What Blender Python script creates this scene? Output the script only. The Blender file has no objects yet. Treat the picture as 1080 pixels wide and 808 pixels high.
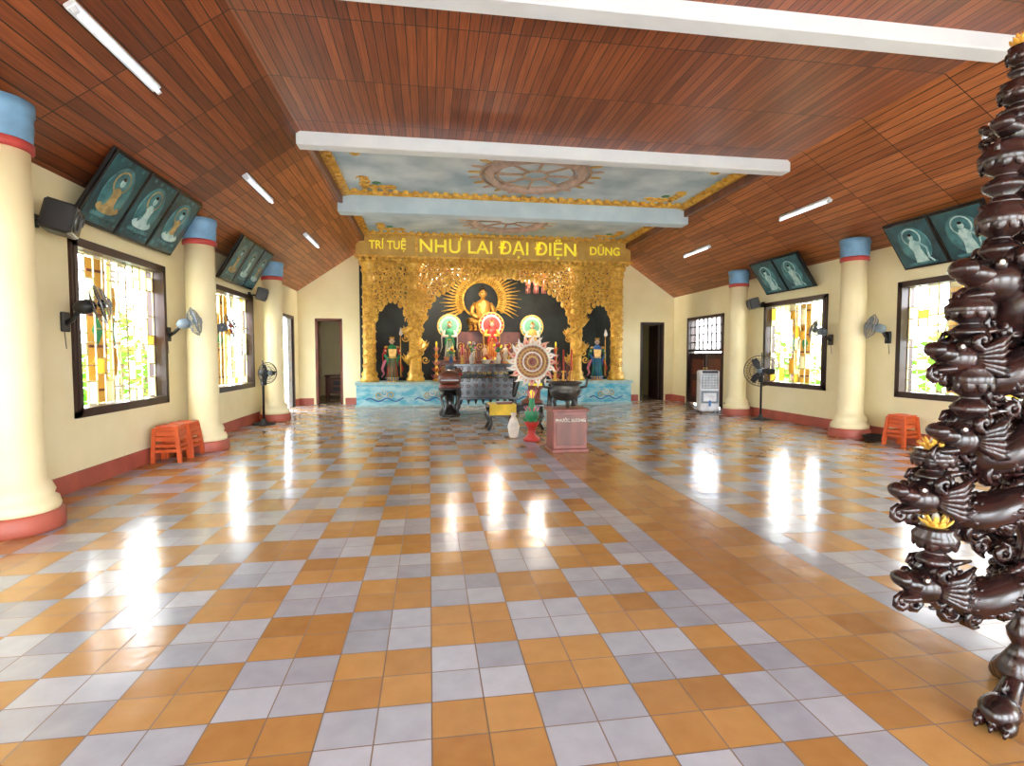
import bpy, math, random
from mathutils import Vector, Matrix
random.seed(7)
pi=math.pi; sin=math.sin; cos=math.cos
XL,XR=-3.65,7.55; CX=1.95; FL,FR=-1.74,5.64; ZE=3.2; ZC=4.5; ZP=4.7
YB=16.0; YF=-4.2
# ---------------------------------------------------------------- materials
def lin(c): return tuple((v/255/12.92 if v/255<=0.04045 else ((v/255+0.055)/1.055)**2.4) for v in c)+(1,)
def base(name):
    m=bpy.data.materials.new(name); m.use_nodes=True
    return m,m.node_tree,m.node_tree.nodes['Principled BSDF']
def mat(name,col,rough=.5,metal=0,col2=None,scale=6,bump=0,emit=0,coat=0,lo=.35,hi=.65,stretch=(1,1,1)):
    m,nt,b=base(name)
    c1=lin(col); c2=lin(col2) if col2 else lin(tuple(v*.86 for v in col))
    tc=nt.nodes.new('ShaderNodeTexCoord'); mp=nt.nodes.new('ShaderNodeMapping')
    mp.inputs['Scale'].default_value=stretch
    no=nt.nodes.new('ShaderNodeTexNoise'); no.inputs['Scale'].default_value=scale; no.inputs['Detail'].default_value=5
    r=nt.nodes.new('ShaderNodeValToRGB'); r.color_ramp.elements[0].position=lo; r.color_ramp.elements[1].position=hi
    r.color_ramp.elements[0].color=c2; r.color_ramp.elements[1].color=c1
    L=nt.links.new
    L(tc.outputs['Object'],mp.inputs['Vector']); L(mp.outputs[0],no.inputs['Vector']); L(no.outputs['Fac'],r.inputs['Fac']); L(r.outputs['Color'],b.inputs['Base Color'])
    b.inputs['Roughness'].default_value=rough; b.inputs['Metallic'].default_value=metal
    if coat: b.inputs['Coat Weight'].default_value=coat; b.inputs['Coat Roughness'].default_value=.1
    if emit:
        L(r.outputs['Color'],b.inputs['Emission Color']); b.inputs['Emission Strength'].default_value=emit
    if bump:
        bp=nt.nodes.new('ShaderNodeBump'); bp.inputs['Strength'].default_value=bump; bp.inputs['Distance'].default_value=.02
        L(no.outputs['Fac'],bp.inputs['Height']); L(bp.outputs[0],b.inputs['Normal'])
    return m
def mth(nt,op,a,b=None):
    n=nt.nodes.new('ShaderNodeMath'); n.operation=op
    for i,v in enumerate((a,b)):
        if v is None: continue
        if isinstance(v,(int,float)): n.inputs[i].default_value=v
        else: nt.links.new(v,n.inputs[i])
    return n.outputs[0]
def mixc(nt,f,a,b,mode='MIX'):
    n=nt.nodes.new('ShaderNodeMixRGB'); n.blend_type=mode
    for i,v in enumerate((f,a,b)):
        if isinstance(v,(int,float)): n.inputs[i].default_value=v
        elif isinstance(v,tuple): n.inputs[i].default_value=v
        else: nt.links.new(v,n.inputs[i])
    return n.outputs[0]
def floor_mat():
    m,nt,b=base('glazed_cement_tiles'); L=nt.links.new
    tc=nt.nodes.new('ShaderNodeTexCoord'); sp=nt.nodes.new('ShaderNodeSeparateXYZ'); L(tc.outputs['Object'],sp.inputs[0])
    x=sp.outputs[0]; y=mth(nt,'SUBTRACT',sp.outputs[1],.04)
    tx=mth(nt,'DIVIDE',x,.21); ty=mth(nt,'DIVIDE',y,.21)
    ftx=mth(nt,'FLOOR',mth(nt,'ADD',tx,.0005)); fty=mth(nt,'FLOOR',ty)
    right=mth(nt,'GREATER_THAN',x,2.73)
    sx=mth(nt,'SUBTRACT',tx,mth(nt,'MULTIPLY',right,13))
    i=mth(nt,'FLOOR',mth(nt,'DIVIDE',sx,2)); j=mth(nt,'FLOOR',mth(nt,'DIVIDE',ty,2))
    chk=mth(nt,'MULTIPLY',mth(nt,'FRACT',mth(nt,'DIVIDE',mth(nt,'ADD',i,j),2)),2)
    inb=mth(nt,'MULTIPLY',mth(nt,'GREATER_THAN',x,1.47),mth(nt,'LESS_THAN',x,2.73))
    gold=mth(nt,'MULTIPLY',mth(nt,'GREATER_THAN',x,1.68),mth(nt,'LESS_THAN',x,2.52))
    white=mth(nt,'ADD',mth(nt,'MULTIPLY',chk,mth(nt,'SUBTRACT',1,inb)),mth(nt,'MULTIPLY',inb,mth(nt,'SUBTRACT',1,gold)))
    cb=nt.nodes.new('ShaderNodeCombineXYZ'); L(ftx,cb.inputs[0]); L(fty,cb.inputs[1])
    wn=nt.nodes.new('ShaderNodeTexWhiteNoise'); L(cb.outputs[0],wn.inputs['Vector'])
    no=nt.nodes.new('ShaderNodeTexNoise'); no.inputs['Scale'].default_value=9; no.inputs['Detail'].default_value=6; L(tc.outputs['Object'],no.inputs['Vector'])
    v=mth(nt,'ADD',mth(nt,'MULTIPLY',wn.outputs['Value'],.6),mth(nt,'MULTIPLY',no.outputs['Fac'],.55))
    g=mixc(nt,v,lin((154,106,56)),lin((198,152,92)))
    w=mixc(nt,v,lin((138,142,154)),lin((188,192,202)))
    c=mixc(nt,white,g,w)
    def edge(t):
        f=mth(nt,'FRACT',t); return mth(nt,'LESS_THAN',mth(nt,'MINIMUM',f,mth(nt,'SUBTRACT',1,f)),.013)
    gr=mth(nt,'MAXIMUM',edge(tx),edge(ty))
    c=mixc(nt,gr,c,lin((104,80,56)))
    L(c,b.inputs['Base Color'])
    L(mth(nt,'ADD',mth(nt,'MULTIPLY',no.outputs['Fac'],.2),mth(nt,'ADD',.08,mth(nt,'MULTIPLY',gr,.4))),b.inputs['Roughness'])
    b.inputs['IOR'].default_value=1.8
    n2=nt.nodes.new('ShaderNodeTexNoise'); n2.inputs['Scale'].default_value=5; L(tc.outputs['Object'],n2.inputs['Vector'])
    bp=nt.nodes.new('ShaderNodeBump'); bp.inputs['Strength'].default_value=.35; bp.inputs['Distance'].default_value=.008
    h=mth(nt,'SUBTRACT',mth(nt,'ADD',n2.outputs['Fac'],mth(nt,'MULTIPLY',wn.outputs['Value'],.1)),mth(nt,'MULTIPLY',gr,.3)); L(h,bp.inputs['Height']); L(bp.outputs[0],b.inputs['Normal'])
    return m
def wood_mat(name,c1,c2,rough=.38,alongY=True):
    m,nt,b=base(name); L=nt.links.new
    tc=nt.nodes.new('ShaderNodeTexCoord'); sp=nt.nodes.new('ShaderNodeSeparateXYZ'); L(tc.outputs['Object'],sp.inputs[0])
    cb=nt.nodes.new('ShaderNodeCombineXYZ')
    L(sp.outputs[1],cb.inputs[0]); L(mth(nt,'MULTIPLY',sp.outputs[0],1.2),cb.inputs[1])
    br=nt.nodes.new('ShaderNodeTexBrick'); L(cb.outputs[0],br.inputs['Vector'])
    br.inputs['Scale'].default_value=1; br.inputs['Brick Width'].default_value=1.15; br.inputs['Row Height'].default_value=.12
    br.inputs['Mortar Size'].default_value=.006; br.inputs['Mortar Smooth'].default_value=.1; br.offset=.37; br.offset_frequency=1
    br.inputs['Color1'].default_value=lin(c1); br.inputs['Color2'].default_value=lin(c2); br.inputs['Mortar'].default_value=lin((34,15,9))
    mp=nt.nodes.new('ShaderNodeMapping'); mp.inputs['Scale'].default_value=(1.2,26,1); L(cb.outputs[0],mp.inputs[0])
    no=nt.nodes.new('ShaderNodeTexNoise'); no.inputs['Scale'].default_value=1.6; no.inputs['Detail'].default_value=6; L(mp.outputs[0],no.inputs['Vector'])
    r=nt.nodes.new('ShaderNodeValToRGB'); r.color_ramp.elements[0].position=.3; r.color_ramp.elements[1].position=.7
    r.color_ramp.elements[0].color=(.58,.54,.5,1); r.color_ramp.elements[1].color=(1.2,1.14,1.08,1); L(no.outputs['Fac'],r.inputs[0])
    c=mixc(nt,1.0,br.outputs['Color'],r.outputs['Color'],'MULTIPLY'); L(c,b.inputs['Base Color'])
    b.inputs['Roughness'].default_value=rough
    bp=nt.nodes.new('ShaderNodeBump'); bp.inputs['Strength'].default_value=.5; bp.inputs['Distance'].default_value=.01; bp.invert=True
    L(br.outputs['Fac'],bp.inputs['Height']); L(bp.outputs[0],b.inputs['Normal'])
    return m
def glass_mat(name,col):
    m=bpy.data.materials.new(name); m.use_nodes=True; nt=m.node_tree; nt.nodes.clear()
    o=nt.nodes.new('ShaderNodeOutputMaterial'); t=nt.nodes.new('ShaderNodeBsdfTranslucent'); d=nt.nodes.new('ShaderNodeBsdfDiffuse'); mx=nt.nodes.new('ShaderNodeMixShader')
    no=nt.nodes.new('ShaderNodeTexNoise'); no.inputs['Scale'].default_value=4
    c=mixc(nt,no.outputs['Fac'],lin(col),lin(tuple(v*.8 for v in col)))
    nt.links.new(c,t.inputs[0]); nt.links.new(c,d.inputs[0]); mx.inputs[0].default_value=.25
    nt.links.new(t.outputs[0],mx.inputs[1]); nt.links.new(d.outputs[0],mx.inputs[2]); nt.links.new(mx.outputs[0],o.inputs[0])
    return m
TILE=floor_mat()
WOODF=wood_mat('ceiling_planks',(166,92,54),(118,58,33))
WOODL=wood_mat('slope_planks_shaded',(152,84,48),(106,54,30))  # same planks, darker: shade on the front-left slope put into the colour
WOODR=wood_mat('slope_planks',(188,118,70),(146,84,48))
WALL=mat('yellow_plaster',(246,236,196),.75,col2=(240,228,182),scale=1.5)
COLM=mat('cream_paint',(244,232,190),.5,col2=(238,224,176),scale=2)
RED=mat('terracotta_paint',(182,94,76),.45,col2=(160,80,64),scale=3)
BLUE=mat('capital_blue',(116,164,204),.5,scale=5)
CRED=mat('capital_red',(190,70,66),.5)
WHITE=mat('white_paint',(226,234,244),.5,col2=(216,224,236),scale=2)
PBLUE=mat('pale_blue_paint',(196,216,232),.55,col2=(180,204,222),scale=3)
PANEL=mat('cloud_painted_ceiling',(212,226,238),.7,col2=(158,184,204),scale=1.4,lo=.36,hi=.66)
MEDAL=mat('medallion_beige',(190,166,146),.6,col2=(170,142,124)); MEDAL2=mat('medallion_rose',(206,180,168),.6)
GOLD=mat('gilded_carving',(246,202,92),.34,.12,col2=(204,148,52),scale=9)
GOLDB=mat('gold_board',(210,172,92),.4,.1,col2=(192,152,74),scale=4)
YEL=mat('yellow_letters',(255,236,70),.4,col2=(250,228,60),emit=.25)
YCLOTH=mat('yellow_cloth',(232,196,60),.7)
DK=mat('dark_frame_wood',(62,34,26),.4,col2=(42,22,18),scale=5,stretch=(1,1,.2))
ROSE=mat('carved_rosewood',(50,26,23),.26,col2=(20,11,11),scale=16,coat=.2)
BLK=mat('black_lacquer',(24,22,24),.25,col2=(14,13,15),coat=.3)
BLKP=mat('black_plastic',(36,37,40),.45)
GREYM=mat('grey_metal',(120,124,128),.4,.6)
CHR=mat('wire_chrome',(150,152,156),.35,.6)
NICHE=mat('niche_dark',(40,52,54),.6,col2=(24,30,33),scale=2)
ORANGE=mat('orange_plastic',(216,98,48),.35,col2=(198,84,38))
WPL=mat('white_plastic',(226,230,236),.35)
GPL=mat('grey_plastic',(120,136,150),.4)
TURQ=mat('turquoise_wave_paint',(72,176,202),.35,col2=(170,214,218),scale=3.2,lo=.4,hi=.6,stretch=(1,1,2.2))
TRIM=mat('base_trim',(176,212,212),.5)
SKIN=mat('statue_skin',(240,206,176),.45)
CREAM=mat('statue_white',(236,228,214),.4)
SRED=mat('statue_red',(196,44,34),.4)
SGRN=mat('statue_green',(40,140,90),.4)
SBLU=mat('statue_blue',(50,110,180),.4)
TEALH=mat('halo_teal',(120,190,160),.4)
PINK=mat('lotus_pink',(230,130,150),.5)
TAN=mat('wheel_tan',(160,104,76),.4,col2=(120,70,50))
PEACH=mat('flame_peach',(232,170,140),.45)
BRZ=mat('dark_bronze',(70,66,60),.35,.5,col2=(44,40,36))
BGOLD=mat('buddha_gold',(196,148,66),.35,.4,col2=(140,94,40),scale=5)
BROWN=mat('brown_wood',(122,62,42),.35,col2=(88,42,28),stretch=(1,1,.2))
MAROON=mat('offering_box_maroon',(138,74,62),.35,col2=(112,56,46))
TEAL=mat('painting_teal',(44,98,108),.3,col2=(14,38,46),scale=3.5,lo=.3,hi=.7,coat=.3)
TEAL2=mat('painting_glow',(84,146,154),.35,col2=(40,92,104),scale=7)
TEAL3=mat('painting_light',(200,228,228),.35,col2=(146,190,196),scale=14)
OCHP=mat('painting_ochre',(196,168,110),.4,col2=(140,122,80),scale=12)
TUBE=mat('fluorescent_tube',(255,255,255),.3,col2=(250,250,255),emit=1.2)
AMBER=glass_mat('amber_glass',(250,216,120))
PALEG=glass_mat('pale_glass',(252,246,214))
LEAF=glass_mat('leaf_green',(96,150,46))
LEAF2=glass_mat('leaf_yellow',(170,180,70))
GRILLE=mat('cream_iron',(220,206,150),.5)
SHUT=mat('golden_shutter',(218,170,70),.4,col2=(184,130,44),scale=5,stretch=(1,1,.2))
CONC=mat('outside_paving',(200,198,190),.8,col2=(184,180,170),scale=1)
TRUNKM=mat('trunk_bark',(100,80,60),.8)
# ---------------------------------------------------------------- mesh builder
class MB:
    def __init__(s): s.v=[];s.f=[];s.mi=[];s.sm=[];s.mats=[];s.M=Matrix.Identity(4)
    def add(s,vs,fs,mt,smooth=False):
        if mt not in s.mats: s.mats.append(mt)
        k=s.mats.index(mt); o=len(s.v)
        s.v+=[tuple(s.M@Vector(p)) for p in vs]
        for f in fs: s.f.append([o+i for i in f]); s.mi.append(k); s.sm.append(smooth)
    def box(s,c,d,mt,R=None,bev=0):
        x,y,z=d[0]/2,d[1]/2,d[2]/2
        if bev:
            b=bev; vs=[]
            for sx in(-1,1):
                for sy in(-1,1):
                    for sz in(-1,1):
                        vs+=[(sx*x,sy*(y-b),sz*(z-b)),(sx*(x-b),sy*y,sz*(z-b)),(sx*(x-b),sy*(y-b),sz*z)]
            def I(a,b_,c_,k): return (a*4+b_*2+c_)*3+k
            fs=[]
            for a in(0,1): fs.append([I(a,0,0,0),I(a,1,0,0),I(a,1,1,0),I(a,0,1,0)][::1 if a else -1])
            for a in(0,1): fs.append([I(0,a,0,1),I(0,a,1,1),I(1,a,1,1),I(1,a,0,1)][::1 if a else -1])
            for a in(0,1): fs.append([I(0,0,a,2),I(1,0,a,2),I(1,1,a,2),I(0,1,a,2)][::1 if a else -1])
            for p in(0,1):
                for q in(0,1):
                    fs.append([I(p,q,0,0),I(p,q,1,0),I(p,q,1,1),I(p,q,0,1)])
                    fs.append([I(p,0,q,0),I(p,1,q,0),I(p,1,q,2),I(p,0,q,2)])
                    fs.append([I(0,p,q,1),I(1,p,q,1),I(1,p,q,2),I(0,p,q,2)])
                    for r in(0,1): fs.append([I(p,q,r,0),I(p,q,r,1),I(p,q,r,2)])
        else:
            vs=[(-x,-y,-z),(x,-y,-z),(x,y,-z),(-x,y,-z),(-x,-y,z),(x,-y,z),(x,y,z),(-x,y,z)]
            fs=[(0,3,2,1),(4,5,6,7),(0,1,5,4),(1,2,6,5),(2,3,7,6),(3,0,4,7)]
        T=Matrix.Translation(c)@(R.to_4x4() if R else Matrix.Identity(4))
        s.add([T@Vector(p) for p in vs],fs,mt)
    def bb(s,a,b,mt): s.box(tuple((a[i]+b[i])/2 for i in range(3)),tuple(abs(b[i]-a[i]) for i in range(3)),mt)
    def hexa(s,b,t,mt): s.add(list(b)+list(t),[(3,2,1,0),(4,5,6,7),(0,1,5,4),(1,2,6,5),(2,3,7,6),(3,0,4,7)],mt)
    def lathe(s,prof,mt,c=(0,0,0),seg=20,R=None,sc=(1,1,1),smooth=True):
        T=Matrix.Translation(c)@(R.to_4x4() if R else Matrix.Identity(4))
        vs=[];fs=[]
        for r,z in prof:
            for k in range(seg):
                a=2*pi*k/seg; vs.append(T@Vector((r*cos(a)*sc[0],r*sin(a)*sc[1],z*sc[2])))
        n=len(prof)
        for i in range(n-1):
            for k in range(seg):
                k2=(k+1)%seg; fs.append((i*seg+k,i*seg+k2,(i+1)*seg+k2,(i+1)*seg+k))
        fs.append(tuple(range(seg))[::-1]); fs.append(tuple((n-1)*seg+k for k in range(seg)))
        s.add(vs,fs,mt,smooth)
    def tube(s,pts,rads,mt,seg=7,smooth=True,closed=False):
        pts=[Vector(p) for p in pts]; n=len(pts)
        if not hasattr(rads,'__len__'): rads=[rads]*n
        T=[]
        for i in range(n):
            if closed: t=pts[(i+1)%n]-pts[i-1]
            else: t=pts[min(i+1,n-1)]-pts[max(i-1,0)]
            T.append(t.normalized() if t.length>1e-9 else Vector((0,0,1)))
        up=Vector((0,0,1)) if abs(T[0].z)<.9 else Vector((1,0,0))
        nr=T[0].cross(up).normalized(); vs=[];fs=[]
        for i in range(n):
            nr=nr-T[i]*nr.dot(T[i])
            if nr.length<1e-6: nr=T[i].orthogonal()
            nr.normalize(); b=T[i].cross(nr)
            for k in range(seg):
                a=2*pi*k/seg; vs.append(pts[i]+(nr*cos(a)+b*sin(a))*rads[i])
        for i in range(n if closed else n-1):
            i2=(i+1)%n
            for k in range(seg):
                k2=(k+1)%seg; fs.append((i*seg+k,i*seg+k2,i2*seg+k2,i2*seg+k))
        if not closed:
            fs.append(tuple(range(seg))[::-1]); fs.append(tuple((n-1)*seg+k for k in range(seg)))
        s.add(vs,fs,mt,smooth)
    def ring(s,c,r,tr,mt,ax='y',seg=28,ts=5):
        P=[]
        for k in range(seg):
            a=2*pi*k/seg
            d={'y':(cos(a)*r,0,sin(a)*r),'z':(cos(a)*r,sin(a)*r,0),'x':(0,cos(a)*r,sin(a)*r)}[ax]
            P.append((c[0]+d[0],c[1]+d[1],c[2]+d[2]))
        s.tube(P,tr,mt,ts,closed=True)
    def ell(s,c,r,mt,R=None,seg=12,rg=8):
        T=Matrix.Translation(c)@(R.to_4x4() if R else Matrix.Identity(4)); vs=[];fs=[]
        vs.append(T@Vector((0,0,-r[2])))
        for i in range(1,rg):
            p=-pi/2+pi*i/rg
            for k in range(seg):
                a=2*pi*k/seg; vs.append(T@Vector((r[0]*cos(p)*cos(a),r[1]*cos(p)*sin(a),r[2]*sin(p))))
        vs.append(T@Vector((0,0,r[2]))); e=len(vs)-1
        for k in range(seg):
            k2=(k+1)%seg; fs.append((0,1+k2,1+k)); fs.append((e,e-seg+k,e-seg+k2))
            for i in range(rg-2): fs.append((1+i*seg+k,1+i*seg+k2,1+(i+1)*seg+k2,1+(i+1)*seg+k))
        s.add(vs,fs,mt,True)
    def prism(s,poly,t,mt,c=(0,0,0),R=None):
        T=Matrix.Translation(c)@(R.to_4x4() if R else Matrix.Identity(4)); n=len(poly)
        vs=[T@Vector((p[0],-t/2,p[1])) for p in poly]+[T@Vector((p[0],t/2,p[1])) for p in poly]
        fs=[tuple(range(n)),tuple(range(2*n-1,n-1,-1))]+[(i,i+n,(i+1)%n+n,(i+1)%n) for i in range(n)]
        s.add(vs,fs,mt)
    def disc(s,c,r,t,mt,seg=28,sc=1): s.prism([(r*cos(2*pi*k/seg),r*sc*sin(2*pi*k/seg)) for k in range(seg)],t,mt,c)
    def curl(s,c,size,a0,hand,mt,R=None,turns=1.35,th=.17,n=14,seg=5):
        T=Matrix.Translation(c)@(R.to_4x4() if R else Matrix.Identity(4)); P=[];Q=[]
        for i in range(n):
            t=i/(n-1); a=a0+hand*t*2*pi*turns; r=size*(1-.85*t)
            P.append(T@Vector((r*cos(a),0,r*sin(a)))); Q.append(size*th*(.45+.9*min(t*3,1)*(1-.45*t)))
        s.tube(P,Q,mt,seg)
    def obj(s,name,loc=(0,0,0),rz=0,M=None,parent=None):
        me=bpy.data.meshes.new(name); me.from_pydata(s.v,[],s.f)
        for m in s.mats: me.materials.append(m)
        me.polygons.foreach_set('material_index',s.mi); me.polygons.foreach_set('use_smooth',s.sm); me.update()
        ob=bpy.data.objects.new(name,me); bpy.context.scene.collection.objects.link(ob)
        ob.matrix_world=M if M is not None else Matrix.Translation(loc)@Matrix.Rotation(rz,4,'Z')
        if parent: ob.parent=parent
        return ob
def RX(a): return Matrix.Rotation(a,3,'X')
def RY(a): return Matrix.Rotation(a,3,'Y')
def RZ(a): return Matrix.Rotation(a,3,'Z')
def basis(x,y,z,o):
    return Matrix(((x[0],y[0],z[0],o[0]),(x[1],y[1],z[1],o[1]),(x[2],y[2],z[2],o[2]),(0,0,0,1)))
def SIDE(side,y,z,x=None):
    if side=='L': return basis((0,1,0),(-1,0,0),(0,0,1),(XL if x is None else x,y,z))
    return basis((0,-1,0),(1,0,0),(0,0,1),(XR if x is None else x,y,z))
def ceilz(x):
    d=min(x-XL,XR-x,1.91); return ZE+max(d,0)*(ZC-ZE)/1.91
# ---------------------------------------------------------------- shell
m=MB(); m.bb((XL-.2,YF,-.1),(XR+.2,20,0),TILE); m.obj('floor')
m=MB(); m.bb((-40,-30,-.3),(45,45,-.12),CONC); m.obj('ground')
WL=[(-3.6,-1.2,0,2.5),(1.9,4.1,.78,2.6),(6.25,8.2,.78,2.6),(9.95,12.0,.78,2.6),(13.7,15.5,0,2.47)]
WR=[(-3.6,-1.2,0,2.5),(1.7,4.0,.76,2.55),(5.75,7.75,.76,2.55),(9.4,11.3,.76,2.55),(13.05,15.05,0,2.5)]
def wall_y(name,x0,x1,ops,y0,y1,zt):
    m=MB(); y=y0
    for a,b,c,d in ops:
        m.bb((x0,y,0),(x1,a,zt),WALL)
        if c>0: m.bb((x0,a,0),(x1,b,c),WALL)
        m.bb((x0,a,d),(x1,b,zt),WALL); y=b
    m.bb((x0,y,0),(x1,y1,zt),WALL); m.obj(name)
wall_y('wall_left',XL-.2,XL,WL,YF,YB+.2,ZE+.02)
wall_y('wall_right',XR,XR+.2,WR,YF,YB+.2,ZE+.02)
m=MB()
xs=[(XL,-2.9,0),(-2.9,-.5,2.7),(-.5,.55,0),(.55,3.35,2.9),(3.35,4.4,0),(4.4,6.8,2.7),(6.8,XR,0)]
for a,b,z in xs:
    pts=[(a,z),(b,z),(b,ceilz(b)+.02)]
    for k in (FR,FL):
        if a<k<b: pts.append((k,ZC+.02))
    pts.append((a,ceilz(a)+.02)); m.prism(pts,.2,WALL,(0,YF-.1,0))
m.obj('wall_front')
m=MB()
for a,b,z in [(XL,-3.19,0),(-3.19,-2.44,2.45),(-2.44,-1.85,0),(5.7,6.47,0),(6.47,7.25,2.43),(7.25,XR,0)]:
    pts=[(a,z),(b,z),(b,ceilz(b)),(a,ceilz(a))]
    m.prism(pts,.2,WALL,(0,YB+.1,0))
m.bb((-1.9,YB,4.05),(5.75,YB+.2,4.8),WALL)
m.obj('wall_back')
m=MB()
for a,b in ((XL-.2,-1.95),(5.8,XR+.2)):
    m.bb((a,19.8,0),(b,20,3),WALL); m.bb((a,YB+.2,3),(b,20,3.1),WALL)
    m.bb((a,YB+.2,0),(a+.1,20,3),WALL); m.bb((b-.1,YB+.2,0),(b,20,3),WALL)
m.obj('wall_rear_rooms')
m=MB()
for a,b in ((-1.2,13.62),(15.6,YB)): m.bb((XL,a,0),(XL+.03,b,.19),RED)
m.obj('baseboard_left')
m=MB()
for a,b in ((-1.2,12.95),(15.15,YB)): m.bb((XR-.03,a,0),(XR,b,.19),RED)
m.obj('baseboard_right')
m=MB()
for a,b in ((XL,-3.25),(-2.38,-1.99),(5.85,6.41),(7.31,XR)): m.bb((a,YB-.03,0),(b,YB,.19),RED)
m.obj('baseboard_back')
m=MB(); m.bb((FL,YF,ZC),(FR,8.3,ZC+.08),WOODF); m.obj('ceiling')
def slope(name,xa,za,xb,zb,y0,y1,mt):
    m=MB(); m.add([(xa,y0,za),(xb,y0,zb),(xb,y1,zb),(xa,y1,za),(xa,y0,za+.08),(xb,y0,zb+.08),(xb,y1,zb+.08),(xa,y1,za+.08)],
      [(0,3,2,1),(4,5,6,7),(0,1,5,4),(1,2,6,5),(2,3,7,6),(3,0,4,7)],mt); m.obj(name)
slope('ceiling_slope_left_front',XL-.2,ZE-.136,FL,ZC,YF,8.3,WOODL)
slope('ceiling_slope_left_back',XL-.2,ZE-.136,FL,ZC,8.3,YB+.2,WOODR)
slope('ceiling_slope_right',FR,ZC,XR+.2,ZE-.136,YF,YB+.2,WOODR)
m=MB(); m.bb((FL-.1,8.2,ZP),(FR+.1,YB+.2,ZP+.08),PANEL)
for a,b in ((8.35,11.4),(11.75,14.95)):
    for sx,xx in ((1,FL+.55),(-1,FR-.55)):
        for sy,yy in ((1,a+.4),(-1,b-.4)):
            for k in range(4):
                m.curl((xx+sx*k*.16,yy,ZP-.012),.13,k,1 if k%2 else -1,GOLD,R=RX(-pi/2),th=.16)
                m.curl((xx,yy+sy*k*.16,ZP-.012),.13,k,1 if k%2 else -1,GOLD,R=RX(-pi/2),th=.16)
            m.ell((xx+sx*.22,yy+sy*.22,ZP-.005),(.09,.09,.012),SGRN)
    cy=(a+b)/2
    for r,t in ((1.0,.03),(.7,.02),(.22,.03)): m.ring((CX,cy,ZP-.004),r,t,MEDAL,'z',48,5)
    m.ring((CX,cy,ZP-.002),.85,.10,MEDAL2,'z',48,4)
    for k in range(8):
        q=k*pi/4; m.tube([(CX+.2*cos(q),cy+.2*sin(q),ZP-.01),(CX+.98*cos(q),cy+.98*sin(q),ZP-.01)],.028,MEDAL,5)
    for k in range(24):
        q=k*pi/12; m.ell((CX+1.12*cos(q),cy+1.12*sin(q),ZP-.004),(.13,.06,.012),MEDAL2 if k%2 else GOLDB,R=RZ(q))
m.obj('ceiling_painted_panel')
m=MB()
for xx,s in ((FL,1),(FR,-1)):
    m.bb((xx-.02*s,8.2,ZC-.04),(xx+.05*s,15,ZP),BROWN)
    m.bb((xx+.05*s,8.2,ZP-.10),(xx+.11*s,15,ZP),GOLD)
    y=8.3
    while y<14.9: m.bb((xx+.11*s,y,ZP-.08),(xx+.2*s,y+.1,ZP),GOLD); y+=.2
for yy in (8.22,11.32,11.76):
    m.bb((FL+.17,yy,ZP-.08),(FR-.17,yy+.04,ZP),GOLD)
    x=FL+.25
    if yy!=11.32:
        while x<FR-.25: m.bb((x,yy+.04,ZP-.07),(x+.1,yy+.12,ZP),GOLD); x+=.2
x=FL+.25
while x<FR-.25: m.bb((x,11.2,ZP-.07),(x+.1,11.32,ZP),GOLD); m.bb((x,14.8,ZP-.07),(x+.1,14.92,ZP),GOLD); x+=.2
m.obj('trim_1')
for i,(y,mt,z0,z1,dp) in enumerate(((4.6,WHITE,4.35,4.55,.22),(7.98,WHITE,4.32,4.72,.22),(11.4,PBLUE,4.3,4.72,.34),(.9,WHITE,4.35,4.55,.22))):
    m=MB(); m.box((CX,y+dp/2,(z0+z1)/2),(FR-FL+.12,dp,z1-z0),mt,bev=.012); m.obj('ceiling_beam')
def column(x,y):
    m=MB()
    m.lathe([(.32,0),(.325,.02),(.325,.13),(.31,.15)],RED,seg=32)
    m.lathe([(.285,.14),(.30,.18),(.285,.24),(.25,.26),(.265,.3),(.24,.36),(.21,.39),(.205,.45),(.2,2.2),(.195,3.02)],COLM,seg=32)
    m.lathe([(.2,3.0),(.222,3.01),(.222,3.07),(.2,3.08)],CRED,seg=32)
    m.lathe([(.2,3.07),(.215,3.09),(.225,3.2),(.22,3.26),(.235,3.3),(.235,3.38)],BLUE,seg=32)
    m.obj('column',(x,y,0))
for y in (1.1,4.85,8.6,12.3): column(-3.31,y)
for y in (.9,4.6,8.35,11.85): column(7.21,y)
# ---------------------------------------------------------------- windows / doors
def window(n,side,y0,y1,z0,z1,seed):
    rnd=random.Random(seed); w=y1-y0; h=z1-z0; m=MB()
    for sx in(-1,1): m.box((sx*(w/2-.03),.08,h/2),(.06,.24,h),DK)
    for zz in(.03,h-.03): m.box((0,.08,zz),(w,.24,.06),DK)
    for sx in(-1,1): m.box((sx*w/2,-.015,h/2),(.07,.03,h+.07),DK)
    for zz in(0,h): m.box((0,-.015,zz),(w+.07,.03,.07),DK)
    nc=11; cw=(w-.14)/nc; x0=-w/2+.07
    for c in range(nc+1):
        m.box((x0+c*cw,.1,h/2),(.014,.016,h-.1),GRILLE)
    for c in range(nc):
        z=.07
        while z<h-.08:
            st=rnd.choice((.12,.18,.26,.34)); z2=min(z+st,h-.06)
            m.box((x0+(c+.5)*cw,.1,z2),(cw,.014,.014),GRILLE)
            q=rnd.random()
            if q<.34: m.box((x0+(c+.5)*cw,.105,(z+z2)/2),(cw*.94,.006,(z2-z)*.92),PALEG if q<.26 else AMBER)
            z=z2
    for sx in(-1,1):
        cx=sx*.17-.05
        R=RZ(sx*.25)
        m.box((cx,.2,h/2),(.27,.03,h-.14),SHUT,R)
        for zz in (.3,.5,.7): 
            m.prism([(0,-.17),(.07,0),(0,.17),(-.07,0)],.05,SGRN if zz==.5 else AMBER,(cx,.2,h*zz),R)
        for zz in (.12,.4,.6,.88): m.box((cx,.195,h*zz),(.25,.045,.03),BROWN,R)
    m.obj('window_%d'%n,M=SIDE(side,(y0+y1)/2,z0))
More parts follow.
